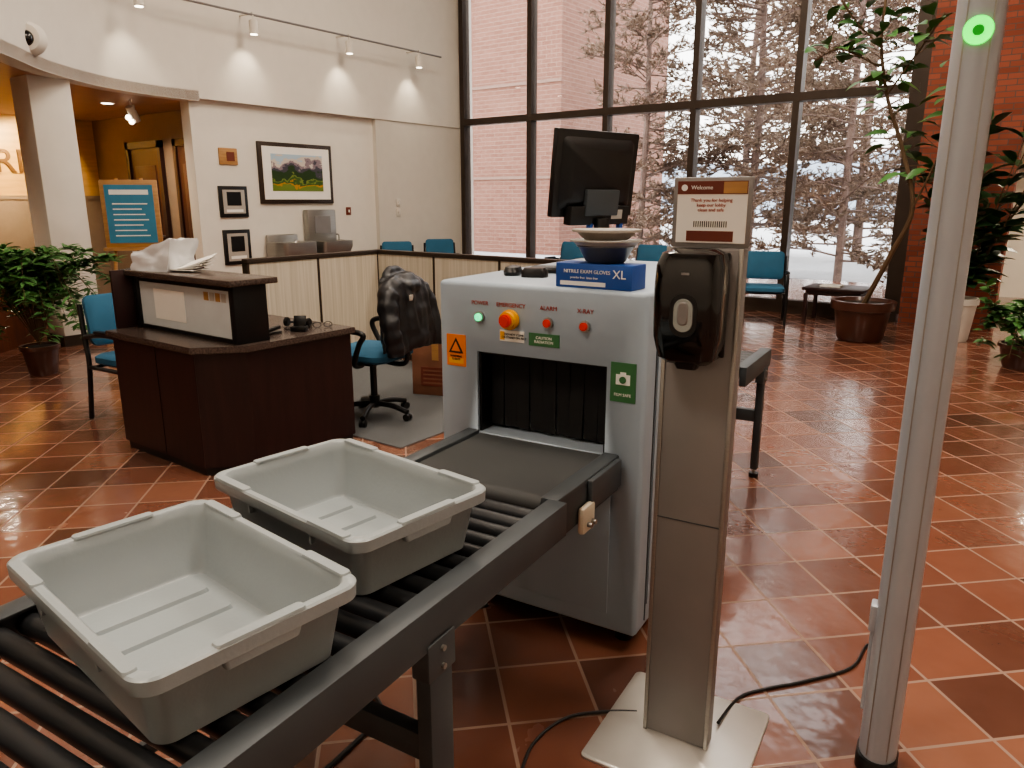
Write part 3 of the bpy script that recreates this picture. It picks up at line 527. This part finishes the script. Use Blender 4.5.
bx('panel_north',0,2.4,-.03,.03,.06,1.06,m_part,pt); bx('cap_north',-.04,2.42,-.04,.04,1.06,1.1,m_frame,pt,.004); bx('kick_north',0,2.4,-.03,.03,0,.06,m_frame,pt)
for x in (.8,1.6,2.4): bx('stile_n',x-.012,x+.012,-.035,.035,0,1.06,m_frame,pt)
cbn=empty('cardboard_box',(-4.12,4.6,.008),.35); bx('carton',-.21,.21,-.17,.17,0,.48,m_card,cbn,.004); bx('tape',-.03,.03,-.172,.172,.3,.483,m_oak,cbn); bx('printed_label',-.13,.13,-.174,-.17,.08,.24,m_maroon,cbn)
for k in range(4): bx('print_line_%d'%k,-.11,.11,-.176,-.174,.1+k*.035,.112+k*.035,m_card,cbn)
# ------------------------------------------------------------ chairs
CH=(-4.03,3.72,.008); CR=math.radians(-78)
def office_chair(loc,rz):
    o=empty('office_chair',loc,rz)
    for k in range(5):
        a=2*pi*k/5+.3; tube('spoke_%d'%k,[(0,0,.1),(.15*math.cos(a),.15*math.sin(a),.1),(.29*math.cos(a),.29*math.sin(a),.065)],.02,m_black,o)
        for s in (-1,1): cyl('caster_%d%d'%(k,s),.027,.018,(.29*math.cos(a)-s*.014*math.sin(a),.29*math.sin(a)+s*.014*math.cos(a),.027),m_black,o,rot=(pi/2,0,a),seg=16)
    cyl('hub',.04,.09,(0,0,.12),m_black,o); cyl('gas_column',.025,.28,(0,0,.28),m_black,o); box('mechanism',(.2,.14,.05),(0,0,.43),m_black,o,.01)
    loft('seat',[(.2,.21,.08,.45),(.245,.245,.1,.475),(.245,.245,.1,.51),(.2,.21,.09,.54)],m_blue,o)
    tube('back_spine',[(0,.05,.44),(0,.27,.43),(0,.31,.55),(0,.3,.75)],.018,m_black,o)
    loft('backrest',[(.19,.2,.09,-.03),(.22,.23,.1,0),(.22,.23,.1,.03),(.17,.18,.08,.055)],m_navy,o,loc=(0,.27,.79),rot=(pi/2-.08,0,0))
    for s in (-1,1): tube('armrest_%d'%s,[(s*.2,.05,.44),(s*.29,.05,.46),(s*.3,.1,.6),(s*.3,.14,.68),(s*.3,.0,.7),(s*.3,-.16,.69),(s*.3,-.2,.64),(s*.29,-.12,.5),(s*.22,-.05,.44)],.02,m_black,o)
    return o
oc=office_chair(CH,CR)
jk=empty('black_jacket',CH,CR)
bm=bmesh.new()
def ringbody(secs):
    R=[]
    for z,hx,hy,oy in secs:
        ring=[]
        for k in range(64):
            a=2*pi*k/64; cx=math.copysign(abs(math.cos(a))**.65,math.cos(a)); cy=math.copysign(abs(math.sin(a))**.75,math.sin(a))
            fold=1+.10*math.sin(a*7+z*5)*(1.08-z)*2.2+.05*math.sin(a*13+z*9)*(1.1-z)*2
            ring.append(bm.verts.new((cx*hx*fold,oy+cy*hy*fold,z+.015*math.sin(a*5))))
        R.append(ring)
    for p_,q_ in zip(R,R[1:]):
        for k in range(64): bm.faces.new((p_[k],p_[(k+1)%64],q_[(k+1)%64],q_[k]))
    bm.faces.new(R[0]); bm.faces.new(R[-1])
ringbody([(.56,.23,.12,.32),(.62,.24,.125,.32),(.70,.24,.12,.31),(.78,.235,.115,.31),(.86,.235,.11,.30),(.94,.235,.105,.29),(1.0,.225,.1,.28),(1.04,.19,.09,.27),(1.07,.13,.075,.265),(1.085,.09,.06,.26)])
for s in (-1,1):
    P_=smoothpts([(s*.14,.28,.99),(s*.215,.30,.94),(s*.26,.33,.84),(s*.275,.36,.72),(s*.265,.38,.62),(s*.26,.385,.54)],6)
    tube_into(bm,P_,[.078-.0007*i+.004*math.sin(i*1.3) for i in range(len(P_))],16)
P_=smoothpts([(-.09,.22,1.06),(-.05,.2,1.1),(.05,.2,1.1),(.09,.22,1.06),(.1,.3,1.04),(.05,.37,1.0),(-.05,.37,1.0),(-.1,.3,1.04),(-.09,.22,1.06)],5); tube_into(bm,P_,.038,12)
jo=fin(bm,'garment',m_jacket,jk,True)
md1=jo.modifiers.new('r','REMESH'); md1.mode='VOXEL'; md1.voxel_size=.01; md1.use_smooth_shade=True
md2=jo.modifiers.new('s','SMOOTH'); md2.iterations=4
bake(jo)
nrm_=[v.normal.copy() for v in jo.data.vertices]
for v,nn_ in zip(jo.data.vertices,nrm_):
    c=v.co.copy(); k=noise.noise(Vector((c.x*16,c.y*16,c.z*5)))*.014+noise.noise(Vector((c.x*9+3,c.y*9,c.z*16)))*.008; v.co=c+nn_*k
box('shoulder_patch',(.05,.006,.04),(.09,.41,.93),m_bowl,jk,.002)
def side_chair(loc,rz,frame=m_black):
    o=empty('blue_armchair',loc,rz)
    loft('seat',[(.22,.22,.05,.42),(.25,.245,.06,.44),(.25,.245,.06,.48),(.22,.22,.06,.5)],m_blue,o)
    loft('backrest',[(.22,.16,.04,-.03),(.245,.185,.05,-.01),(.245,.185,.05,.02),(.22,.16,.05,.035)],m_blue,o,loc=(0,.25,.74),rot=(pi/2-.15,0,0))
    for s in (-1,1):
        tube('frame_%d'%s,[(s*.28,-.24,0.01),(s*.28,-.23,.3),(s*.28,-.22,.62),(s*.28,-.16,.66),(s*.28,.05,.66),(s*.28,.24,.63)],.018,frame,o,n=5)
        tube('rear_leg_%d'%s,[(s*.28,.3,.01),(s*.28,.23,.42),(s*.27,.26,.6),(s*.26,.29,.86)],.018,frame,o)
        tube('seat_rail_%d'%s,[(s*.28,-.23,.41),(s*.28,.23,.41)],.015,frame,o,sm=False); box('arm_pad_%d'%s,(.045,.28,.022),(s*.28,-.05,.68),frame,o,.008)
        box('glide_%d'%s,(.03,.03,.012),(s*.28,-.24,.006),frame,o,.003)
    for y in (-.2,.2): tube('cross_%d'%(y>0),[(-.28,y,.41),(.28,y,.41)],.012,frame,o,sm=False)
    return o
side_chair((-5.42,2.72,0),math.radians(95))
side_chair((-3.15,9.9,0),math.radians(20))
for i,x in enumerate((-6.5,-5.1)): side_chair((x,10.3,0),0)
side_chair((-8.75,8.75,0),math.radians(50)); side_chair((-8.7,9.75,0),math.radians(50))
tb=empty('side_table',(-2.35,10.45,0)); bx('top',-.38,.38,-.3,.3,.44,.48,m_dark,tb,.006); bx('apron',-.34,.34,-.26,.26,.38,.44,m_dark,tb)
for x in (-.33,.33):
    for y in (-.25,.25): bx('leg',x-.025,x+.025,y-.025,y+.025,0,.4,m_dark,tb,.004)
bx('magazines',-.2,.05,-.12,.12,.48,.5,m_paper,tb)
ez=empty('poster_easel',(-8.05,4.1,0),math.radians(50))
bx('frame',-.28,.28,-.02,.02,1.1,1.8,m_oak,ez,.006); bx('poster',-.235,.235,-.026,-.02,1.15,1.75,m_signb,ez)
for k in range(7): bx('line_%d'%k,-.17,.17-.03*(k%3),-.029,-.026,1.22+k*.055,1.231+k*.055,m_txtw,ez)
bx('heading',-.19,.19,-.029,-.026,1.65,1.7,m_txtw,ez)
for s in (-1,1): tube('leg_%d'%s,[(s*.12,.04,1.82),(s*.32,-.02,.012)],.018,m_oak,ez,sm=False)
tube('leg_rear',[(0,.04,1.8),(0,.5,.012)],.016,m_oak,ez,sm=False); bx('shelf',-.3,.3,-.06,.02,1.07,1.1,m_oak,ez)
# ------------------------------------------------------------ plants
def bush(name,loc,pot,stems,lmat,leafL,leafW,nl,potmat=None,droop=.3):
    o=empty(name,loc)
    r,h=pot
    if r:
        lathe('pot',[(0,0),(r*.7,0),(r*.75,.02),(r*.95,h*.85),(r*1.04,h*.86),(r*1.04,h),(r*.92,h),(r*.9,h*.9),(0,h*.9)],potmat,o); cyl('soil',r*.88,.02,(0,0,h*.9),m_soil,o)
    bs=bmesh.new(); bl=bmesh.new()
    for pts,rad in stems:
        sp=smoothpts(pts,6); n=len(sp); tube_into(bs,sp,[rad*(1-.7*i/n) for i in range(n)],6)
        for k in range(nl):
            t=random.uniform(.25,1); i=min(int(t*(n-1)),n-2); p=sp[i].lerp(sp[i+1],random.random()); leaf_into(bl,p,(rdir(.6)+(sp[i+1]-sp[i]).normalized()*.3),leafL*random.uniform(.6,1.15),leafW*random.uniform(.7,1.1),droop)
    fin(bs,'stems',m_stem,o,True); fin(bl,'leaves',lmat,o,True); return o
ft=[(0,0,.4),(.25,-.15,1.0),(.42,-.22,1.5),(.25,-.15,2.1),(.0,0,2.7),(-.12,.0,3.3),(-.1,0,3.9)]
o=empty('potted_ficus_tree',(-1.8,9.3,0))
lathe('pot',[(0,0),(.22,0),(.25,.03),(.3,.36),(.34,.37),(.35,.47),(.31,.47),(.29,.42),(0,.42)],m_pot,o); cyl('soil',.28,.02,(0,0,.42),m_soil,o)
bs=bmesh.new(); bl=bmesh.new(); sp=smoothpts(ft,8); tube_into(bs,sp,[.03*(1-.6*i/len(sp)) for i in range(len(sp))],8)
ft2=smoothpts([(.42,-.22,1.5),(.6,-.3,2.0),(.75,-.35,2.5),(.7,-.35,3.0)],6); tube_into(bs,ft2,.012,6)
ft3=smoothpts([(-.12,0,3.0),(-.5,-.1,3.2),(-.75,-.15,3.1)],6); tube_into(bs,ft3,.01,6)
ft4=smoothpts([(.0,0,2.7),(.3,-.2,3.1),(.5,-.3,3.4)],6); tube_into(bs,ft4,.01,6)
ft5=smoothpts([(-.12,0,3.2),(-.4,-.1,3.5),(-.6,-.15,3.8)],6); tube_into(bs,ft5,.01,6)
for path,n,lo in ((sp,42,.35),(ft2,26,.2),(ft3,22,.1),(ft4,24,.1),(ft5,18,.1)):
    for k in range(n):
        t=random.uniform(lo,1); i=min(int(t*(len(path)-1)),len(path)-2); p=path[i]; d_=rdir(.8); q=p+d_.normalized()*random.uniform(.05,.2); tube_into(bs,[p,q],.004,4); leaf_into(bl,q,d_,random.uniform(.18,.3),random.uniform(.1,.15),.4)
fin(bs,'stems',m_stem,o,True); fin(bl,'leaves',m_leaf,o,True)
st_=[]
for k in range(14):
    a=k*.7; r=random.uniform(.3,.8); st_.append(([(0,0,.4),(r*.3*math.cos(a),r*.3*math.sin(a),1.0),(r*math.cos(a),r*math.sin(a),random.uniform(1.5,2.55))],.014))
bush('potted_rubber_plant',(-.93,9.95,0),(.22,.5),st_,m_leafd,.34,.17,26,m_wpot)
st_=[]
for k in range(20):
    a=k*.9; r=random.uniform(.2,.5); st_.append(([(0,0,.2),(r*.6*math.cos(a),r*.6*math.sin(a),.5),(r*math.cos(a),r*math.sin(a),random.uniform(.15,.95))],.006))
bush('potted_shrub',(-.2,8.65,0),(.2,.24),st_,m_leaf,.13,.07,32,m_pot)
st_=[]
for k in range(52):
    a=k*2.4; r=random.uniform(.3,.85); st_.append(([(0,0,.28),(r*.45*math.cos(a),r*.45*math.sin(a),.85+.3*random.random()),(r*math.cos(a),r*math.sin(a),random.uniform(.3,1.15))],.005))
fo=bush('potted_fern',(-7.6,2.86,0),(.16,.28),st_,m_leaf,.13,.035,80,m_pot,.2)
ga=empty('grey_armchair',(.25,9.9,0),math.radians(-40)); loft('seat',[(.3,.3,.06,.25),(.32,.32,.08,.3),(.32,.32,.08,.42),(.28,.28,.08,.46)],m_bowl,ga); loft('backrest',[(.3,.26,.08,-.06),(.32,.28,.1,0),(.3,.26,.08,.08)],m_bowl,ga,loc=(0,.3,.66),rot=(pi/2-.1,0,0))
for s in (-1,1):
    box('arm_%d'%s,(.09,.55,.35),(s*.33,0,.42),m_bowl,ga,.03)
    for y in (-.24,.24): cyl('leg_%d'%s,.02,.26,(s*.26,y,.13),m_black,ga)
# ------------------------------------------------------------ world + camera
w=D.worlds.new('overcast'); S.world=w; w.use_nodes=True; nt=w.node_tree; bg=nt.nodes['Background']
tc=nt.nodes.new('ShaderNodeTexCoord'); sp_=nt.nodes.new('ShaderNodeSeparateXYZ'); rp=nt.nodes.new('ShaderNodeValToRGB')
nt.links.new(tc.outputs['Generated'],sp_.inputs[0]); nt.links.new(sp_.outputs[2],rp.inputs[0]); rp.color_ramp.elements[0].color=(.97,.95,.93,1); rp.color_ramp.elements[1].color=(.94,.95,1,1)
nt.links.new(rp.outputs[0],bg.inputs[0]); bg.inputs[1].default_value=5.2
S.view_settings.view_transform='AgX'; S.view_settings.exposure=0.35
try: S.view_settings.look='AgX - Medium High Contrast'
except Exception: pass
cam=D.cameras.new('camera'); cam.lens=26.02; cam.sensor_width=36; cam.clip_start=.05; cam.clip_end=300
co=D.objects.new('camera',cam); COL.objects.link(co); co.location=(0,0,1.6); co.rotation_euler=(math.radians(76),0,math.radians(36.4)); S.camera=co
